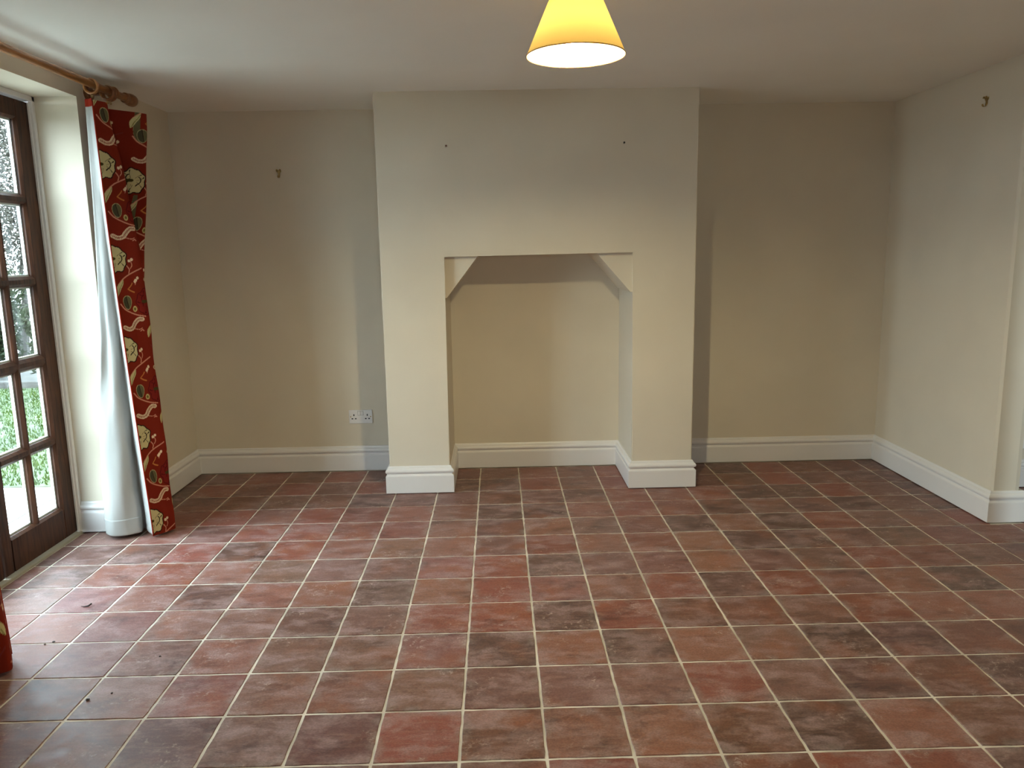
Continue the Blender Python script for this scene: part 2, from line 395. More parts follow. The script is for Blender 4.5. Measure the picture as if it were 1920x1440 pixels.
def tile_mesh(w, h, seed, amp=.005, ns=8):
    """slightly pillowed slab with wandering hand-cut edges, centred on its origin"""
    rr = random.Random(seed); bm = bmesh.new()
    hw, hh = w/2-GAP, h/2-GAP
    cs = [(-hw, -hh), (hw, -hh), (hw, hh), (-hw, hh)]; loop = []
    for k in range(4):
        a, b = cs[k], cs[(k+1) % 4]
        for j in range(ns):
            t = j/ns; x, y = a[0]+(b[0]-a[0])*t, a[1]+(b[1]-a[1])*t
            if j == 0: x *= 1-.008; y *= 1-.008
            j1 = rr.uniform(-1, 1)*amp
            loop.append((x + (j1 if k % 2 else 0), y + (0 if k % 2 else j1)))
    top = [bm.verts.new((x*(1-.022/max(w, .3)), y*(1-.022/max(h, .3)), rr.uniform(-.0012, 0))) for x, y in loop]
    bot = [bm.verts.new((x, y, -.014)) for x, y in loop]
    n = len(loop)
    for i in range(n): bm.faces.new((bot[i], bot[(i+1) % n], top[(i+1) % n], top[i]))
    bm.faces.new(top)
    scale_bm(bm); bmesh.ops.recalc_face_normals(bm, faces=bm.faces)
    if bm.faces[-1].normal.z < 0: bmesh.ops.reverse_faces(bm, faces=bm.faces)
    me = bpy.data.meshes.new('tile'); bm.to_mesh(me); bm.free(); me.materials.append(M['tile']); return me
FULL = [tile_mesh(1, 1, 100+i) for i in range(14)]
def footprint(c, r):
    """the part of grid cell (c,r) that is open floor: a list of rectangles"""
    x0, x1, y0, y1 = c, c+1, r, r+1
    if y1 > YB: y1 = YB
    out = []
    if r >= 7 and c >= 11:
        return [(max(x0, 11.25), x1, y0, min(y1, 9.4))] if r <= 9 else []
    if r >= 8:
        x0 = max(x0, XL); x1 = min(x1, XR)
    elif r == 7: x0 = max(x0, -8.31); x1 = min(x1, XR) if c >= 10 else x1
    elif r >= 3: x0 = max(x0, -8.31)
    else: x0 = max(x0, -8.31 if r == 2 else XL)
    if r < 4 and c == 10: x1 = XR
    if c >= 11 and r < -8: return []
    if x1-x0 < .06 or y1-y0 < .06: return []
    if r >= 10:
        segs = [(x0, min(x1, CX0)), (max(x0, NX0), min(x1, NX1)), (max(x0, CX1), x1)]
        return [(a, b, y0, y1) for a, b in segs if b-a > .06]
    return [(x0, x1, y0, y1)]
_R = (_r, _d, _f); _C = Vector((0.5504, -7.8961, 5.6991))
def seen(c, r):
    for i in range(5):
        for j in range(5):
            q = Vector((c+i/4, r+j/4, 0)) - _C; z = q.dot(_f)
            if z > .1 and -1442.8*.69 < q.dot(_r)/z*1442.8 < 1442.8*.69 and q.dot(_d)/z*1442.8 < 735: return True
    return False
rest = bmesh.new(); count = 0
for r in range(11, -14, -1):
    for c in range(-9, 16):
        for (x0, x1, y0, y1) in footprint(c, r):
            full = x1-x0 > .999 and y1-y0 > .999
            rot = random.choice((0, 2)) if full else 0
            if seen(c, r) and count < 296:
                me = random.choice(FULL) if full else tile_mesh(x1-x0, y1-y0, c*31+r)
                o = bpy.data.objects.new('tile', me); COL.objects.link(o); o.parent = floor; count += 1
                o.location = Vector(((x0+x1)/2, (y0+y1)/2, random.uniform(-.002, .001)))*T
                o.rotation_euler = (random.uniform(-.0015, .0015), random.uniform(-.0015, .0015), rot*math.pi/2)
                k = [.42*q+.58*w for w, q in zip(TYPES[tile_type(c, r)], (.195, .092, .074))]; f = random.uniform(.9, 1.12)
                o.color = (k[0]*f*random.uniform(.95, 1.05), k[1]*f*random.uniform(.94, 1.06), k[2]*f*random.uniform(.92, 1.08), 1)
            elif r >= -13 and y0 >= YREAR-.01:
                me = tile_mesh(x1-x0, y1-y0, c*31+r); n0 = len(rest.verts); rest.from_mesh(me); rest.verts.ensure_lookup_table()
                for v in rest.verts[n0:]: v.co += Vector(((x0+x1)/2, (y0+y1)/2, 0))*T
                bpy.data.meshes.remove(me)
me = bpy.data.meshes.new('distant_tiles'); rest.to_mesh(me); rest.free()
o = link('outlying_tiles', me, M['tile'], floor, 'stuff'); o.color = (.18, .08, .058, 1)

# ---------------------------------------------------------------- french window
XD = -8.40                     # inner face of the leaves
fr_ = thing('door_frame', (-8.45, 5.33, 0), 'white painted frame and lining round the french window', 'frame', kind='structure')
for y0, y1 in ((YR-.09, YR), (YR0, YR0+.09)):
    obj('jamb', nbox(-8.66, -8.31, y0, y1, 0, ZH, .012), M['gloss'], fr_)
    yb = y0-.03 if y0 > 5 else y1
    obj('stop_bead', nbox(-8.40, -8.36, yb, yb+.03, 0, ZH-.09, .006), M['gloss'], fr_)
obj('head', nbox(-8.66, -8.31, YR0, YR, ZH-.10, ZH, .012), M['gloss'], fr_)
bm = nbox(-8.72, -8.315, YR0+.02, YR-.02, -.05, .045, .015)
struct(obj('trim_2', bm, M['threshold']), 'worn pale timber threshold under the french window', 'threshold')
# reveals are painted white like the photo: thin skim boards standing on the wall
ZR = [(.704, 2.014), (2.195, 3.628), (3.847, 5.191), (5.386, 6.742), (6.916, 8.305)]
def leaf(name, ya, yb, mirror, label):
    """ya: meeting-stile side, yb: hinge side"""
    L = thing(name, (XD, (ya+yb)/2, 0.06), label, 'door', kind='structure')
    s = 1 if not mirror else -1
    y = lambda t: ya + s*t
    w = abs(yb-ya)
    p0, b0, b1, p1 = .30, 1.07, 1.19, w-.44        # pane edges across the leaf
    D = .17                                        # leaf thickness (glass sits midway)
    def stick(n, poly, z0, z1): return obj(n, prism(bmesh.new(), poly, 'z', z0, z1), M['door_wood'], L)
    ch_ = .045
    # stiles: chamfered on the glass side, front and back
    stick('stile', [(XD, y(.015)), (XD, y(p0-ch_)), (XD-.055, y(p0)), (XD-D+.05, y(p0)), (XD-D, y(p0-.03)), (XD-D, y(.015))], .07, 8.665)
    stick('stile', [(XD, y(w-.006)), (XD, y(p1+ch_)), (XD-.055, y(p1)), (XD-D+.05, y(p1)), (XD-D, y(p1+.03)), (XD-D, y(w-.006))], .07, 8.665)
    def rail(n, z0, z1, up, dn, ya_, yb_):
        a, b = sorted((y(ya_), y(yb_)))
        cu = ch_ if up else 0; cd = ch_ if dn else 0
        poly = [(XD, z0+cd), (XD, z1-cu), (XD-(.055 if up else 0), z1), (XD-D, z1), (XD-D, z0), (XD-(.055 if dn else 0), z0)]
        A = [(p[0], a, p[1]) for p in poly]; bm = bmesh.new()
        va = [bm.verts.new(q) for q in A]; vb = [bm.verts.new((q[0], b, q[2])) for q in A]; n_ = len(A)
        for i in range(n_): bm.faces.new((va[i], va[(i+1) % n_], vb[(i+1) % n_], vb[i]))
        bm.faces.new(va); bm.faces.new(vb)
        return obj(n, bm, M['door_wood'], L)
    rail('rail', .07, ZR[0][0], True, False, p0-.015, p1+.015)
    rail('rail', ZR[-1][1], 8.665, False, True, p0-.015, p1+.015)
    # glazing bars
    c0 = (b0+b1)/2; h = .045
    stick('glazing_bar', [(XD, y(c0-.022)), (XD, y(c0+.022)), (XD-.055, y(c0+.062)), (XD-.12, y(c0+.062)), (XD-.12, y(c0-.062)), (XD-.055, y(c0-.062))], ZR[0][0]-.02, ZR[-1][1]+.02)
    for k in range(4):
        z0, z1 = ZR[k][1], ZR[k+1][0]; zm = (z0+z1)/2
        for (q0, q1) in ((p0-.02, b0+.06), (b1-.06, p1+.02)):
            a, b = sorted((y(q0), y(q1)))
            poly = [(XD-.002, zm-.04), (XD-.002, zm+.04), (XD-.055, z1), (XD-.12, z1), (XD-.12, z0), (XD-.055, z0)]
            bm = bmesh.new(); va = [bm.verts.new((u, a, v_)) for u, v_ in poly]; vb = [bm.verts.new((u, b, v_)) for u, v_ in poly]
            for i in range(6): bm.faces.new((va[i], va[(i+1) % 6], vb[(i+1) % 6], vb[i]))
            bm.faces.new(va); bm.faces.new(vb); obj('glazing_bar', bm, M['door_wood'], L)
    for (z0, z1) in ZR:
        for (q0, q1) in ((p0, b0), (b1, p1)):
            a, b = sorted((y(q0), y(q1)))
            gp = obj('glass_pane', nbox(XD-.10, XD-.085, a-.02, b+.02, z0-.02, z1+.02), M['glass'], L, origin=(XD-.09, (a+b)/2, (z0+z1)/2))
            bm = bmesh.new(); x0, x1, sw = XD-.16, XD-.105, .035      # spacer bar of the sealed unit
            box(bm, x0, x1, a, a+sw, z0, z1); box(bm, x0, x1, b-sw, b, z0, z1)
            box(bm, x0, x1, a+sw, b-sw, z0, z0+sw); box(bm, x0, x1, a+sw, b-sw, z1-sw, z1)
            o = obj('spacer_bar', bm, M['gloss'], gp); o.location = -Vector((XD-.09, (a+b)/2, (z0+z1)/2))*T
    return L
d1 = leaf('door_1', 5.33, 7.735, False, 'dark wooden glazed door leaf nearest the patterned curtain')
d2 = leaf('door_2', 5.31, 2.915, True, 'dark wooden glazed door leaf at the frame edge')

# two unseen windows added for their light: behind the viewer, in the next room
def casement(name, cx, y, x0, x1, z0, z1, label):
    wd = thing(name, (cx, y, z0), label, 'window', kind='structure')
    for a in ((x0, x0+.15, z0, z1), (x1-.15, x1, z0, z1), (x0+.15, x1-.15, z0, z0+.15), (x0+.15, x1-.15, z1-.15, z1)):
        obj('window_frame', nbox(a[0], a[1], y-.3, y-.12, a[2], a[3], .012), M['gloss'], wd)
    obj('glass_pane', nbox(x0+.13, x1-.13, y-.22, y-.205, z0+.13, z1-.13), M['glass'], wd)
    obj('window_sill', nbox(x0-.1, x1+.1, y-.12, y+.12, z0-.08, z0, .015), M['gloss'], wd)
casement('fill_window_1', 2.0, YREAR, .9, 3.1, 4.7, 6.9, 'small white window added behind the viewer for fill light')
casement('fill_window_2', 13.4, -8.0, 12.2, 14.6, .35, 6.1, 'tall white window added in the next room to light the pier')

# ---------------------------------------------------------------- curtain pole
PX, PZ, PR = -7.0, 8.932, .072
pole = thing('curtain_pole', (PX, 9.2, PZ), 'varnished wooden curtain pole with turned finial above the french window', 'curtain pole')
bm = lathe(bmesh.new(), [(PR, 1.0), (PR, 8.78)], 20, (PX, 0, PZ), 'Y'); obj('rod', bm, M['pole_wood'], pole, smooth=True)
for y0, s in ((8.74, 1), (1.05, -1)):
    prof = [(.06, 0), (.095, .0), (.105, .025), (.105, .06), (.085, .075), (.085, .10), (.100, .13), (.122, .20), (.128, .28), (.122, .36), (.10, .41), (.06, .445), (0.0, .455)]
    bm = lathe(bmesh.new(), [(r, s*h) for r, h in prof], 24, (PX, y0, PZ), 'Y'); obj('finial', bm, M['pole_dark'], pole, smooth=True)
for yb in (8.27, 1.3):
    bm = bmesh.new(); torus(bm, .098, .026, (PX, yb, PZ), 'Y', 24, 8, 1.6); box(bm, XL, PX-.09, yb-.045, yb+.045, PZ-.05, PZ+.05, .015)
    lathe(bm, [(.16, 0), (.16, .04), (.13, .07)], 24, (XL, yb, PZ), 'X'); obj('bracket', bm, M['pole_dark'], pole, smooth=False)
for yr in (7.43, 8.03, 8.14, 1.42, 1.62, 1.95, 2.35):
    bm = torus(bmesh.new(), .125, .026, (PX, yr, PZ-.045), 'Y', 28, 10, 1.3)
    rg = obj('curtain_ring', bm, M['pole_wood'] if abs(yr-7.43) < .01 else M['pole_dark'], pole, smooth=True)
    bm = torus(bmesh.new(), .028, .008, (PX, yr, PZ-.218), 'X', 14, 6); e = obj('screw_eye', bm, M['brass'], rg); e.location = Vector((0, 0, 0))

# ---------------------------------------------------------------- curtains
ZL = np.array([0.07, 1.2, 2.0, 2.8, 3.65, 4.5, 6.25, 7.5, 8.2, 8.62])
def keyed(vals, z): return np.interp(z, ZL, vals)
def smooth_keyed(vals, z):
    z = np.asarray(z, float); acc = 0
    for d, w in ((-.5, .2), (-.25, .2), (0, .2), (.25, .2), (.5, .2)): acc = acc + w*np.interp(np.clip(z+d, ZL[0], ZL[-1]), ZL, vals)
    return acc
# plan control points (x per level, y per level) of the printed face, from the leading edge inwards
FACE = [
 ([-6.600, -6.655, -6.695, -6.734, -6.772, -6.811, -6.875, -6.900, -6.912, -6.925], 7.28),
 ([-6.470, -6.510, -6.550, -6.585, -6.615, -6.640, -6.715, -6.785, -6.840, -6.875], [7.48]*7 + [7.47, 7.42, 7.38]),
 ([-6.345, -6.362, -6.392, -6.428, -6.445, -6.462, -6.555, -6.680, -6.790, -6.850], [7.72]*7 + [7.70, 7.66, 7.60]),
 ([-6.560, -6.570, -6.590, -6.610, -6.640, -6.660, -6.800, -6.980, -7.090, -7.110], [7.86]*7 + [7.84, 7.78, 7.72]),
 ([-6.900, -6.900, -6.910, -6.920, -6.930, -6.940, -7.020, -7.060, -7.100, -7.120], [8.05]*7 + [8.04, 7.98, 7.95]),
 ([-6.760, -6.770, -6.790, -6.820, -6.840, -6.840, -6.690, -6.520, -6.475, -6.420], [8.30]*6 + [8.38, 8.40, 8.40, 8.40]),
 ([-7.100, -7.100, -7.100, -7.100, -7.100, -7.100, -7.050, -6.980, -6.930, -6.900], [8.45]*6 + [8.55, 8.62, 8.66, 8.68]),
 ([-7.200, -7.200, -7.200, -7.200, -7.200, -7.200, -7.200, -7.200, -7.180, -7.160], [8.60]*6 + [8.72, 8.82, 8.86, 8.88]),
]
LIN = [
 ([-6.612, -6.667, -6.707, -6.746, -6.784, -6.823, -6.887, -6.912, -6.924, -6.937], 7.285),
 ([-6.800, -6.850, -6.870, -6.890, -6.910, -6.930, -6.960, -6.970, -6.975, -6.980], [7.50, 7.48, 7.47, 7.46, 7.45, 7.44, 7.40, 7.36, 7.35, 7.34]),
 ([-6.980, -7.000, -7.010, -7.010, -7.020, -7.030, -7.030, -7.020, -7.010, -7.010], [7.74, 7.70, 7.67, 7.62, 7.60, 7.56, 7.46, 7.40, 7.38, 7.37]),
 ([-6.975, -7.030, -7.050, -7.070, -7.070, -7.075, -7.065, -7.050, -7.040, -7.040], [7.48, 7.47, 7.46, 7.47, 7.48, 7.48, 7.45, 7.42, 7.40, 7.39]),
 ([-7.180, -7.200, -7.200, -7.170, -7.150, -7.140, -7.100, -7.080, -7.070, -7.070], [7.31, 7.32, 7.33, 7.38, 7.43, 7.44, 7.44, 7.43, 7.42, 7.41]),
 ([-7.430, -7.420, -7.400, -7.330, -7.260, -7.220, -7.160, -7.130, -7.115, -7.110], [7.28, 7.30, 7.33, 7.42, 7.50, 7.46, 7.44, 7.43, 7.43, 7.42]),
 ([-7.655, -7.632, -7.590, -7.510, -7.385, -7.322, -7.224, -7.184, -7.160, -7.143], [7.45]*10),
 ([-7.60, -7.60, -7.57, -7.50, -7.40, -7.34, -7.25, -7.20, -7.19, -7.18], [7.68, 7.68, 7.68, 7.68, 7.68, 7.66, 7.62, 7.60, 7.60, 7.60]),
 ([-7.30, -7.30, -7.30, -7.30, -7.28, -7.27, -7.25, -7.24, -7.24, -7.24], [7.78]*10),
]
def loft(ctrl, z, ns):
    """(nz, ns, 2) plan points: Catmull-Rom through the control points at every height, resampled evenly by arc length"""
    P = np.stack([np.stack([smooth_keyed(x, z), smooth_keyed(y if isinstance(y, list) else [y]*10, z)], -1) for x, y in ctrl], 1)
    Q = np.concatenate([2*P[:, :1]-P[:, 1:2], P, 2*P[:, -1:]-P[:, -2:-1]], 1)
    segs = []
    for i in range(P.shape[1]-1):
        p0, p1, p2, p3 = (Q[:, i+k][:, None] for k in range(4)); t = np.linspace(0, 1, 24, endpoint=False)[None, :, None]
        segs.append(.5*(2*p1+(p2-p0)*t+(2*p0-5*p1+4*p2-p3)*t**2+(3*p1-p0-3*p2+p3)*t**3))
    C = np.concatenate(segs+[P[:, -1:]], 1)
    L = np.concatenate([np.zeros((len(z), 1)), np.cumsum(np.linalg.norm(np.diff(C, axis=1), axis=2), 1)], 1)
    out = np.zeros((len(z), ns, 2))
    for k in range(len(z)):
        s = np.linspace(0, L[k, -1], ns)
        out[k, :, 0] = np.interp(s, L[k], C[k, :, 0]); out[k, :, 1] = np.interp(s, L[k], C[k, :, 1])
    return out, L[:, -1]
# ---- the print: jacobean flowers on brick red
RED, CREAM, DARK = srgb(120, 33, 15), srgb(198, 184, 134), srgb(38, 20, 12)
OLIVE, LEAFD, PINK, PALE, TAN = srgb(132, 122, 66), srgb(70, 66, 46), srgb(205, 140, 112), srgb(230, 205, 168), srgb(190, 120, 60)
PER = 1.77
def paint(s, z):
    col = np.zeros(s.shape+(4,)); col[:] = RED
    def put(mask, c):
        col[mask] = c
    def seg(ps, qs):
        d = np.full(qs[0].shape, 9.)
        for (a, b), (c, e) in zip(ps, ps[1:]):
            vx, vy = c-a, e-b; t = np.clip(((qs[0]-a)*vx+(qs[1]-b)*vy)/(vx*vx+vy*vy), 0, 1)
            d = np.minimum(d, np.hypot(qs[0]-a-t*vx, qs[1]-b-t*vy))
        return d
    def curve(ps, n=8):
        P = [np.array(p) for p in ps]; P = [2*P[0]-P[1]]+P+[2*P[-1]-P[-2]]; o = []
        for i in range(1, len(P)-2):
            for t in np.linspace(0, 1, n, endpoint=False):
                o.append(tuple(.5*(2*P[i]+(P[i+1]-P[i-1])*t+(2*P[i-1]-5*P[i]+4*P[i+1]-P[i+2])*t*t+(3*P[i]-P[i-1]-3*P[i+1]+P[i+2])*t**3)))
        return o+[tuple(P[-2])]
    A, B = .0025, -.00262
    def pt(*q): return [(x*A, y*B) for x, y in q]
    def motif(s0, z0, dark=False):
        x, y = s-s0, (z-z0)
        y = (y + PER/2) % PER - PER/2
        X = [x, y]; X2 = [x, np.where(y > .35, y-PER, y)]      # things hanging below the flower
        win = (x > -.2) & (x < .75)
        def ln(p, w, c, q=X2):
            d = seg(curve(pt(*p)), q); put((d < w) & win, c)
        # stems
        st = PINK if not dark else srgb(120, 45, 40)
        ln([(20, 190), (70, 140), (130, 105), (205, 70)], .011, st); ln([(95, 40), (118, 75), (112, 105)], .009, st)
        ln([(20, 330), (50, 370), (100, 400), (150, 420), (205, 432)], .011, st)
        ln([(130, 10), (140, 45), (128, 70)], .007, st); ln([(165, 150), (150, 190)], .007, st)
        # leaf at the edge
        for ps, wd, c1, c2 in (([(8, 265), (22, 215), (45, 180), (62, 150)], .045, OLIVE, srgb(196, 184, 130)),):
            P = curve(pt(*ps)); q = X2; d = seg(P, q); t = np.clip((q[1]-P[0][1])/(P[-1][1]-P[0][1]), 0, 1); wv = wd*np.sin(np.pi*np.clip(t*.9+.08, 0, 1))
            put((d < wv) & win, c2); put((d < wv*.6) & win & (q[0] > np.interp(t, np.linspace(0, 1, len(P)), [p[0] for p in P])), c1)
        # buds and strokes
        for bx, by in ((122, 14), (140, 4), (158, 158), (172, 142), (150, 168)):
            q = X2; d = np.hypot((q[0]-bx*A)/1.0, (q[1]-by*B)/1.2); put((d < .024) & win, PALE)
        ln([(98, 215), (118, 195), (128, 178)], .009, TAN); ln([(92, 222), (112, 236), (135, 246)], .012, TAN)
        # acorn leaf
        q = X2; ex, ey = (q[0]-76*A)/(33*A), (q[1]-322*B)/(53*B); e = ex**2*(1+.35*ey)+ey**2
        put((e < 1.0) & win, srgb(168, 158, 110)); put((e < .80) & win, LEAFD); put((e < .8) & (ex > .05+.25*ey) & win, srgb(98, 92, 62)); put((np.abs(ex-.05-.25*ey) < .07) & (e < .9) & win, DARK)
        ex, ey = (q[0]-130*A)/(16*A), (q[1]-372*B)/(22*B); put((ex**2+ey**2 < 1) & win, srgb(190, 172, 110)); put((ex**2+ey**2 < .3) & win, srgb(110, 95, 45))
        # caterpillar
        P = curve(pt((28, 505), (60, 520), (95, 512), (120, 478), (150, 452), (178, 452))); d = seg(P, q); put((d < .040) & win, PALE)
        put((d < .030) & win & ((np.sin((q[0]*1.2+q[1]*.6)*230) > .35)), srgb(120, 60, 40)); put((d < .006) & win, srgb(140, 70, 50))
        # outlined leaf
        ln([(110, 520), (150, 528), (172, 520)], .007, PINK); 
        d = seg(curve(pt((175, 530), (185, 552), (165, 578), (140, 590), (146, 562), (160, 540), (175, 530))), q); put((d < .009) & win, PINK)
        # the flower
        q = X; fx, fy = (q[0]-.055)/.20, (q[1])/.245; th = np.arctan2(fy, fx); rr = np.hypot(fx, fy)
        edge = .92+.10*np.abs(np.sin(2.5*th+.6))-.05*np.cos(9*th)
        put((rr < edge+.10) & win, DARK if not dark else srgb(90, 15, 15)); put((rr < edge) & win, CREAM if not dark else srgb(120, 30, 22))
        vein = np.minimum(np.abs(np.sin(2.5*th+.6+1.1*rr)), np.abs(np.sin(1.5*th-.5*rr))+.05)
        put((rr < edge*.93) & (rr > .30) & (vein < .10+.04*np.sin(8*rr)) & win, DARK if not dark else srgb(70, 10, 10))
        put((np.abs(rr-.55-.10*np.sin(3*th+1)) < .045) & (np.cos(th*2+.5) > -.2) & win, DARK if not dark else srgb(80, 12, 12))
        put(((fx+.25)**2/.10+(fy-.05)**2/.02 < 1) & win, srgb(70, 60, 25))
    z1 = 5.68
    motif(.50, z1-.85, True)
    motif(-.02, z1); motif(1.10, z1-.22); motif(2.05, z1+.2)
    # piped edge where the cloth turns
    return col
def make_curtain(mirror, name, label, dense):
    ns, nz = (420, 860) if dense else (260, 400)
    yy = (lambda y: y) if not mirror else (lambda y: 9.85-y)
    C = thing(name, (-6.95, yy(7.6), 0.06), label, 'curtain', 'patterned curtains either side of the french window' if False else None)
    # printed face
    u = np.linspace(0, 1, nz); P, L = loft(FACE, .07+u*(8.62-.07), ns)
    zt = .07+u*(8.62-.07); S = np.linspace(0, 1, ns)[None, :]*np.median(L)
    Z = np.repeat(zt[:, None], ns, 1)
    # heading droops away from the last hook; hem lifts a touch
    droop = np.clip((S-.45)/1.2, 0, 1)*.10*np.clip((Z-7.2)/1.4, 0, 1)
    Z2 = Z-droop
    # soft lateral waves
    wob = .012*np.sin(Z*2.1+S*5)+.008*np.sin(Z*4.7+S*9+1)
    X = P[..., 0]+wob*np.clip(S/.3, 0, 1); Y = yy(P[..., 1])
    v = np.stack([X, Y, Z2], -1).reshape(-1, 3)*T
    idx = np.arange(nz*ns).reshape(nz, ns); F = np.stack([idx[:-1, :-1], idx[:-1, 1:], idx[1:, 1:], idx[1:, :-1]], -1).reshape(-1, 4)
    if mirror: F = F[:, ::-1]
    me = bpy.data.meshes.new('face_fabric'); me.vertices.add(len(v)); me.vertices.foreach_set('co', v.astype(np.float32).ravel())
    me.loops.add(F.size); me.loops.foreach_set('vertex_index', F.ravel().astype(np.int32)); me.polygons.add(len(F))
    me.polygons.foreach_set('loop_start', np.arange(0, F.size, 4).astype(np.int32))
    me.update(); me.validate()
    a = me.color_attributes.new('print', 'FLOAT_COLOR', 'POINT')
    a.data.foreach_set('color', paint(np.repeat(S, nz, 0), Z).astype(np.float32).ravel())
    o = link('face_fabric', me, M['print'], C, smooth=True); o.location = -C.location
    # lining, with a hem of its own
    def sheet(nm, ctrl, z0, z1, nz_, ns_, m, off=(0, 0), wave=0, parent=C, srange=None):
        z = np.linspace(z0, z1, nz_); P, L = loft(ctrl, z, ns_)
        if srange: P = P[:, int(srange[0]*ns_):int(srange[1]*ns_)]
        n_ = P.shape[1]
        s = np.linspace(0, 1, n_)[None, :]; zz = np.repeat(z[:, None], n_, 1)
        w = wave*(np.sin(zz*3.1+s*21)+.6*np.sin(zz*6.3-s*13+2)+.5*np.sin(s*40+zz*1.1))*np.clip(s*6, 0, 1)*np.clip((6.5-zz)/4, .15, 1)
        X = P[..., 0]+w+off[0]; Y = yy(P[..., 1]-w*.8+off[1])
        v = np.stack([X, Y, zz], -1).reshape(-1, 3); idx = np.arange(nz_*n_).reshape(nz_, n_)
        F = np.stack([idx[:-1, :-1], idx[1:, :-1], idx[1:, 1:], idx[:-1, 1:]], -1).reshape(-1, 4)
        o = pydata(nm, v, [tuple(int(i) for i in f) for f in F], m, None, None, True); o.parent = parent; o.location = -C.location if parent is C else Vector()
        md = o.modifiers.new('thickness', 'SOLIDIFY'); md.thickness = .0016; md.offset = 0
        return o
    li = sheet('lining', LIN, .10, 8.55, 170, 220, M['lining'], wave=.012)
    sheet('lining_hem', LIN, .085, .42, 12, 220, M['lining'], off=(0, -.007), wave=.012)
    sheet('heading', LIN, 8.52, 8.66, 6, 60, M['red_cloth'], off=(0, -.006), srange=(.05, .98))
    # turned edge of the red cloth
    z = np.linspace(.07, 8.60, 90); ex = smooth_keyed(FACE[0][0], z)
    bm = tube(bmesh.new(), [(ex[k]-.006, yy(7.266), z[k]) for k in range(len(z))], .012, 6); obj('edge_piping', bm, M['red_cloth'], C, smooth=True)
    return C
make_curtain(False, 'curtain', 'red floral curtain with white lining gathered at far end of pole', True)
make_curtain(True, 'curtain', 'red floral curtain hem just showing at the lower left edge', False)

# ---------------------------------------------------------------- pendant lamps
def pendant(x, y, label, rimz=8.125):
    Lp = thing('pendant_lamp', (x, y, ZC), label, 'lamp', None)
    R0, R1, H = .622, .27, .80
    bm = lathe(bmesh.new(), [(R1+.004, H), (R0+.004, 0)], 72, (x, y, rimz), 'Z'); 
    bmesh.ops.delete(bm, geom=[f for f in bm.faces if len(f.verts) > 4], context='FACES_ONLY')
    sh = obj('lamp_shade', bm, M['shade_out'], Lp, smooth=True)
    for rz, rr in ((rimz, R0+.003), (rimz+H, R1+.003)):
        bm = torus(bmesh.new(), rr, .0075, (x, y, rz), 'Z', 72, 6); t_ = obj('shade_trim', bm, M['pole_wood'], sh); t_.location = Vector()
    bm = bmesh.new()
    for k in range(3):
        a = k*2.094+.4; tube(bm, [(x+.055*math.cos(a), y+.055*math.sin(a), rimz+.62), (x+(R1)*math.cos(a), y+(R1)*math.sin(a), rimz+H-.01)], .007, 5)
    torus(bm, .06, .008, (x, y, rimz+.62), 'Z', 18, 5); obj('shade_carrier', bm, M['brass'], Lp)
    bm = lathe(bmesh.new(), [(.045, .50), (.062, .52), (.062, .68), (.05, .74), (.02, .80)], 20, (x, y, rimz)); obj('bulb_holder', bm, M['plastic'], Lp, smooth=True)
    prof = [(0, .07), (.05, .078), (.09, .10), (.118, .15), (.125, .20), (.118, .26), (.09, .33), (.06, .40), (.045, .46), (.042, .51)]
    bm = lathe(bmesh.new(), prof, 20, (x, y, rimz)); obj('bulb', bm, M['bulb'], Lp, smooth=True)
    bm = tube(bmesh.new(), [(x, y, rimz+.78), (x, y, ZC-.05)], .014, 8); obj('flex', bm, M['plastic'], Lp)
    bm = lathe(bmesh.new(), [(.03, -.12), (.15, -.09), (.19, -.03), (.19, 0)], 28, (x, y, ZC)); obj('ceiling_rose', bm, M['plastic'], Lp, smooth=True)
    return Lp
pendant(1.60, 2.4, 'pendant lamp with glowing yellow conical shade hanging from the ceiling')

# ---------------------------------------------------------------- wall fittings
sk = thing('double_socket', (-3.135, YB, 1.275), 'white double wall socket above skirting, left of chimney breast', 'socket')
SX, SZ, FY = -3.135, 1.467, YB-.042
obj('faceplate', nbox(SX-.308, SX+.308, FY, YB, SZ-.182, SZ+.182, .014, 3), M['plastic'], sk)
obj('switch_gap_shade', nbox(SX-.078, SX+.078, FY-.002, FY+.004, SZ+.036, SZ+.153), M['gap'], sk)  # shade in the gap round the rockers, put in as a darker plate
for dx in (-.037, .037):
    bm = nbox(SX+dx-.033, SX+dx+.033, FY-.013, FY+.01, SZ+.045, SZ+.145, .006)
    for v in bm.verts:
        if v.co.y < FY and v.co.z < SZ+.09: v.co.y -= .008
    obj('rocker_switch', bm, M['plastic'], sk)
for cx in (-.176, .176):
    for hx, hz, w, h in ((0, .045, .014, .026), (-.044, -.052, .022, .015), (.044, -.052, .022, .015)):
        obj('pin_slot', nbox(SX+cx+hx-w, SX+cx+hx+w, FY-.0015, FY+.004, SZ+hz-h, SZ+hz+h), M['black'], sk)
for sx_ in (-.262, .262):
    bm = lathe(bmesh.new(), [(0, -.006), (.012, -.005), (.016, 0), (.016, .01)], 12, (SX+sx_, FY, SZ), 'Y'); obj('screw', bm, M['brass'], sk)

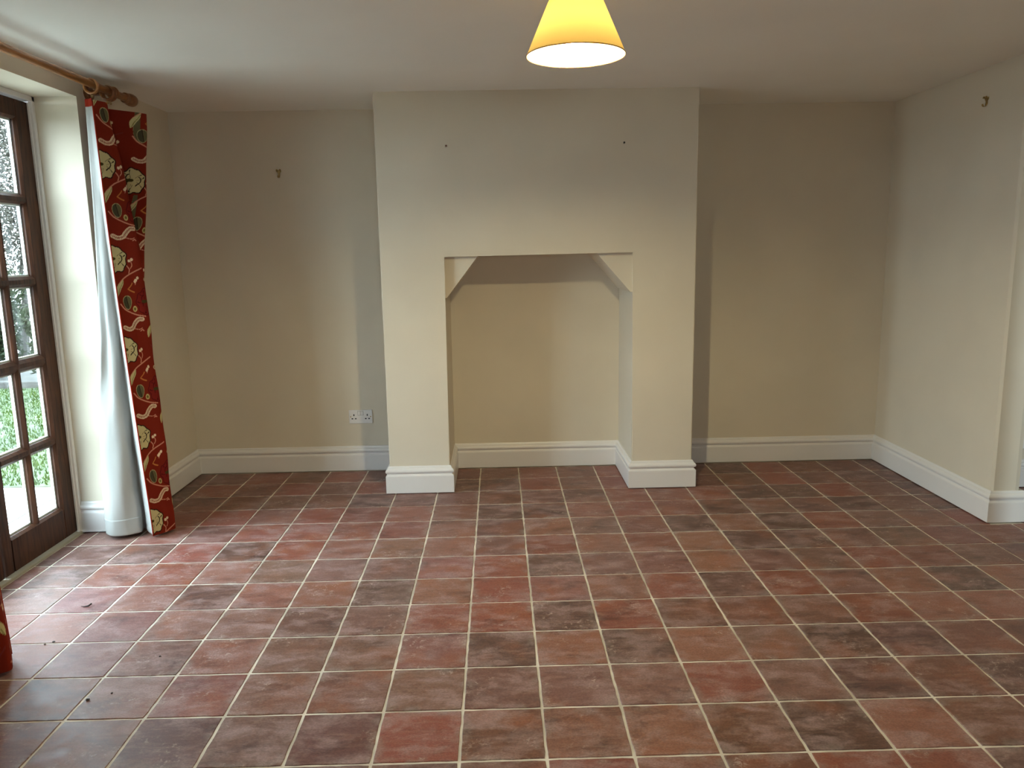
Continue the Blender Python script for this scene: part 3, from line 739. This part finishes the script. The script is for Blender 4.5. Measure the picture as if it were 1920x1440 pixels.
def picture_hook(name, origin, facing, label, sc=1.0):
    """facing 'back': plate in x-z plane looking -y;  'right': plate in y-z plane looking -x.  Two pins at the top, J hook below"""
    H = thing(name, origin, label, 'picture hook')
    ox, oy, oz = origin
    def P(a, d, h): return (ox+a*sc, oy-d*sc, oz+h*sc) if facing == 'back' else (ox-d*sc, oy+a*sc, oz+h*sc)
    bm = bmesh.new()
    poly = [(-.058, .045), (-.058, .085), (.058, .085), (.058, .045), (.026, .02), (.026, -.05), (-.026, -.05), (-.026, .02)]
    A = [bm.verts.new(P(a, .003, h)) for a, h in poly]; B = [bm.verts.new(P(a, .016, h)) for a, h in poly]
    for i in range(8): bm.faces.new((A[i], A[(i+1) % 8], B[(i+1) % 8], B[i]))
    bm.faces.new(A); bm.faces.new(B); obj('plate', bm, M['brass'], H)
    pts = [(.012, -.03), (.016, -.07), (.035, -.098), (.062, -.098), (.082, -.072), (.085, -.045)]
    bm = bmesh.new(); L_ = [[bm.verts.new(P(-.024, d+k, h)) for d, h in pts] for k in (0, .012)]; R_ = [[bm.verts.new(P(.024, d+k, h)) for d, h in pts] for k in (0, .012)]
    for i in range(len(pts)-1):
        for q in ((L_[0], R_[0]), (L_[1], R_[1]), (L_[0], L_[1]), (R_[0], R_[1])): bm.faces.new((q[0][i], q[0][i+1], q[1][i+1], q[1][i]))
    for i in (0, -1): bm.faces.new((L_[0][i], R_[0][i], R_[1][i], L_[1][i]))
    obj('hook', bm, M['brass'], H)
    for a in (-.04, .04):
        bm = tube(bmesh.new(), [P(a, -.02, .045), P(a, .05, .085)], .010, 8); tube(bm, [P(a, .046, .083), P(a, .062, .092)], .022, 10); obj('pin', bm, M['brass'], H)
    return H
picture_hook('picture_hook', (-4.86, YB, 7.71), 'back', 'small brass picture hook high on back wall left of chimney breast')
picture_hook('picture_hook', (XR, 8.346, 8.53), 'right', 'small brass picture hook high on the right-hand wall')
def nail(x, z, label, m, tilt):
    N = thing('nail', (x, YCH, z), label, 'nail')
    bm = tube(bmesh.new(), [(x, YCH+.05, z), (x+tilt*.4, YCH-.05, z+.02)], .011, 8); obj('shank', bm, m, N)
    bm = tube(bmesh.new(), [(x+tilt*.4, YCH-.048, z+.019), (x+tilt*.43, YCH-.062, z+.022)], .022, 10); obj('head', bm, m, N)
nail(-.555, 8.02, 'rusty nail on the chimney breast, the left of two', M['rust'], .05)
nail(3.449, 8.03, 'dark nail on the chimney breast, the right of two', M['black'], 0)

# crumbs on the floor by the french window
M['leaf_scrap'] = mat('dried_leaf', (.035, .025, .018, 1), .8)
def scrap(x, y, r, label, curl=False):
    if curl:
        bm = tube(bmesh.new(), [(x-.12, y+.03, .006), (x-.05, y+.0, .008), (x+.02, y+.005, .016), (x+.045, y+.05, .03), (x+.02, y+.09, .02)], [.002, .007, .014, .013, .003], 8)
        o = obj('leaf_scrap', bm, M['leaf_scrap'], origin=(x, y, 0)); tag(o, label, 'leaf')
    else:
        bm = bmesh.new(); bmesh.ops.create_icosphere(bm, subdivisions=1, radius=r)
        for v in bm.verts: v.co = Vector((v.co.x*random.uniform(.8, 1.4)+x, v.co.y*random.uniform(.8, 1.2)+y, v.co.z*.5+r*.5))
        o = obj('crumb', bm, M['leaf_scrap'], origin=(x, y, 0)); tag(o, label, 'crumb')
scrap(-6.38, 4.21, 0, 'curled dark leaf scrap on the tiles in front of the french window', True)
scrap(-6.266, 3.03, .022, 'dark crumb by a grout joint, the larger of a close pair')
scrap(-6.36, 2.965, .015, 'tiny dark crumb by a grout joint, the smaller of a close pair')
scrap(-4.93, 1.44, .026, 'black crumb near a slanting grout line, front left of floor')
scrap(-4.69, 1.59, .014, 'tiny speck right of the black crumb, front left of floor')
scrap(-4.455, 2.52, .016, 'lone small dark speck in the middle of a tile, left of centre')

# ---------------------------------------------------------------- garden outside
GZ = -.30
def garden_mat(name, a, b, scale, rough=.9):
    m = mat(name, a, rough); g = NT(m); c = g.coord(); g.l(g.mix(g.ramp(g.noise(c, scale, 5), .35, .65), a, b), g.b.inputs['Base Color']); g.bump(g.noise(c, scale*4, 4), .5, .02); return m
M['paving'] = garden_mat('pale_sandstone', (.36, .35, .31, 1), (.54, .53, .48, 1), 3)
M['soil'] = garden_mat('garden_soil', (.02, .017, .012, 1), (.035, .03, .02, 1), 3)
M['turf'] = garden_mat('lawn_turf', (.013, .026, .003, 1), (.024, .040, .006, 1), 2)
def leaf_mat(name, a, b):
    m = translucent(name, a, .35, .7); g = NT(m); c = g.coord(); gmix = g.mix(g.ramp(g.noise(c, 6, 3), .35, .65), a, b)
    g.l(gmix, g.b.inputs['Base Color']); return m
M['grass'] = leaf_mat('grass_blade', (.017, .032, .003, 1), (.036, .055, .007, 1))
M['leaf_a'] = leaf_mat('pale_leaf', (.018, .025, .012, 1), (.034, .038, .022, 1))
M['leaf_b'] = leaf_mat('green_leaf', (.012, .019, .008, 1), (.024, .032, .014, 1))
M['leaf_c'] = leaf_mat('russet_leaf', (.036, .033, .025, 1), (.068, .064, .054, 1))
M['bark'] = garden_mat('grey_bark', (.020, .017, .014, 1), (.034, .030, .025, 1), 8)
struct(obj('ground', nbox(-90, WX-.0, -60, 110, GZ-.6, GZ-.12), M['soil']), 'bare garden ground beyond the lawn', 'ground')
patio = struct(obj('patio', nbox(-22, WX, -12, 12.3, GZ-.12, GZ-.03), M['soil']), 'pale stone patio outside the french window', 'patio')
for i in range(6):
    for j in range(11):
        x1 = WX-.05-i*2.15; y0 = 12.25-2.15*(j+1)
        rr = random.uniform(0, .02)
        obj('paving_slab', nbox(x1-2.08, x1, y0+.03, y0+2.11, GZ-.1, GZ-rr, .02, 1), M['paving'], patio)
lawn = struct(obj('lawn', nbox(-45, WX-.2, 12.3, 28.6, GZ-.12, GZ-.02), M['turf']), 'green lawn beyond the patio', 'lawn')
nb = 42000
bx = -9.2-rng.random(nb)**1.3*34; by = 12.4+rng.random(nb)*16.0; ba = rng.random(nb)*6.283; bh = .05+.09*rng.random(nb); bw = .018+.016*rng.random(nb)
bl = (rng.random((nb, 2))-.5)*.16
vv = np.zeros((nb, 3, 3)); vv[:, 0] = np.stack([bx-np.cos(ba)*bw, by-np.sin(ba)*bw, np.full(nb, GZ-.03)], -1); vv[:, 1] = np.stack([bx+np.cos(ba)*bw, by+np.sin(ba)*bw, np.full(nb, GZ-.03)], -1)
vv[:, 2] = np.stack([bx+bl[:, 0], by+bl[:, 1], GZ+bh], -1)
o = pydata('grass_blades', vv.reshape(-1, 3).tolist(), [(3*i, 3*i+1, 3*i+2) for i in range(nb)], M['grass'], None, 'stuff'); o.parent = lawn
kerb = struct(obj('garden_edging', nbox(-48, -9.5, 28.6, 29.1, GZ-.2, GZ+.30, .05), M['bark']), 'low pale edging wall at the far end of the lawn', 'edging')
def leaves(center, rad, n, size, m, parent, name='foliage', shell=.35):
    d = rng.normal(size=(n, 3)); d /= np.linalg.norm(d, axis=1)[:, None]; r = (shell+(1-shell)*rng.random(n))**.6
    lump = 1+.18*np.sin(d[:, 0]*7+center[0])*np.cos(d[:, 2]*6+center[1])
    p = np.array(center)+d*(r*lump)[:, None]*np.array(rad)
    p = p[p[:, 2] > GZ+.05]; n = len(p)
    a = rng.normal(size=(n, 3)); a /= np.linalg.norm(a, axis=1)[:, None]; b = np.cross(a, rng.normal(size=(n, 3))); b /= np.linalg.norm(b, axis=1)[:, None]
    s = size*(.6+.8*rng.random(n))[:, None]
    q = np.stack([p-a*s, p+b*s*.45, p+a*s, p-b*s*.45], 1)
    return pydata(name, q.reshape(-1, 3).tolist(), [(4*i, 4*i+1, 4*i+2, 4*i+3) for i in range(n)], m, parent, 'stuff')
def branches(base, height, spread, depth, rr, trunk_r):
    bm = bmesh.new()
    def grow(p, d, L, r, k):
        pts = [p]; dd = Vector(d)
        for i in range(3):
            dd = (dd + Vector((rr.uniform(-1, 1), rr.uniform(-1, 1), rr.uniform(-.4, .8)))*.22).normalized(); pts.append(pts[-1]+dd*L/3)
        tube(bm, pts, [r, r*.85, r*.7, r*.55], 6 if k > 2 else 4)
        if k <= 0: return
        for j in range(rr.choice((2, 3, 3))):
            nd = (dd + Vector((rr.uniform(-1, 1), rr.uniform(-1, 1), rr.uniform(-.35, .7)))*spread).normalized()
            grow(pts[rr.choice((2, 3, 3))], nd, L*rr.uniform(.6, .8), r*.55, k-1)
    grow(Vector(base), Vector((0, 0, 1)), height, trunk_r, depth); return bm
def shrub(x, y, rx, rz, m, label, n=9000):
    S = thing('shrub', (x, y, GZ-.1), label, 'shrub', 'shrubs beyond the lawn')
    leaves((x, y, GZ+rz*.8), (rx, rx*.8, rz), n, .16, m, S)
    bm = bmesh.new(); rr = random.Random(int(x*10))
    for k in range(7): tube(bm, [(x+rr.uniform(-.5, .5), y+rr.uniform(-.4, .4), GZ-.15), (x+rr.uniform(-1, 1)*rx*.4, y+rr.uniform(-.5, .5), GZ+rz*.7), (x+rr.uniform(-1, 1)*rx*.8, y+rr.uniform(-1, 1)*rx*.5, GZ+rz*1.5)], [.09, .06, .02], 5)
    obj('stems', bm, M['bark'], S)
shrub(-14.5, 32, 2.9, 4.2, M['leaf_b'], 'green leafy shrub nearest the house beyond the lawn')
shrub(-20.8, 31.8, 2.7, 2.6, M['leaf_a'], 'low pale green shrub at the end of the lawn')
shrub(-26.8, 32.2, 2.7, 4.0, M['leaf_b'], 'tall green shrub seen through the glazed door')
shrub(-32.8, 32, 2.7, 3.2, M['leaf_a'], 'pale green shrub further along the lawn end')
shrub(-39, 32.4, 2.9, 4.6, M['leaf_b'], 'green shrub furthest from the house')
def tree(x, y, h, label, m, n=2600):
    Tt = thing('tree', (x, y, GZ-.1), label, 'tree', 'trees behind the shrubs')
    obj('trunk', branches((x, y, GZ-.2), h*.27, .62, 5, random.Random(int(-x*7)), .30), M['bark'], Tt)
    leaves((x, y, GZ+h*.56), (4.3, 3.2, h*.46), n, .10, m, Tt, 'foliage', .1)
tree(-17.5, 39, 17, 'russet leaved tree nearest the house behind the shrubs', M['leaf_c'], 14000)
tree(-28, 38.5, 19, 'thin twiggy tree seen through upper panes of the glazed door', M['leaf_c'], 34000)
tree(-38.5, 40, 18, 'pale leaved tree standing further along behind the shrubs', M['leaf_a'], 14000)
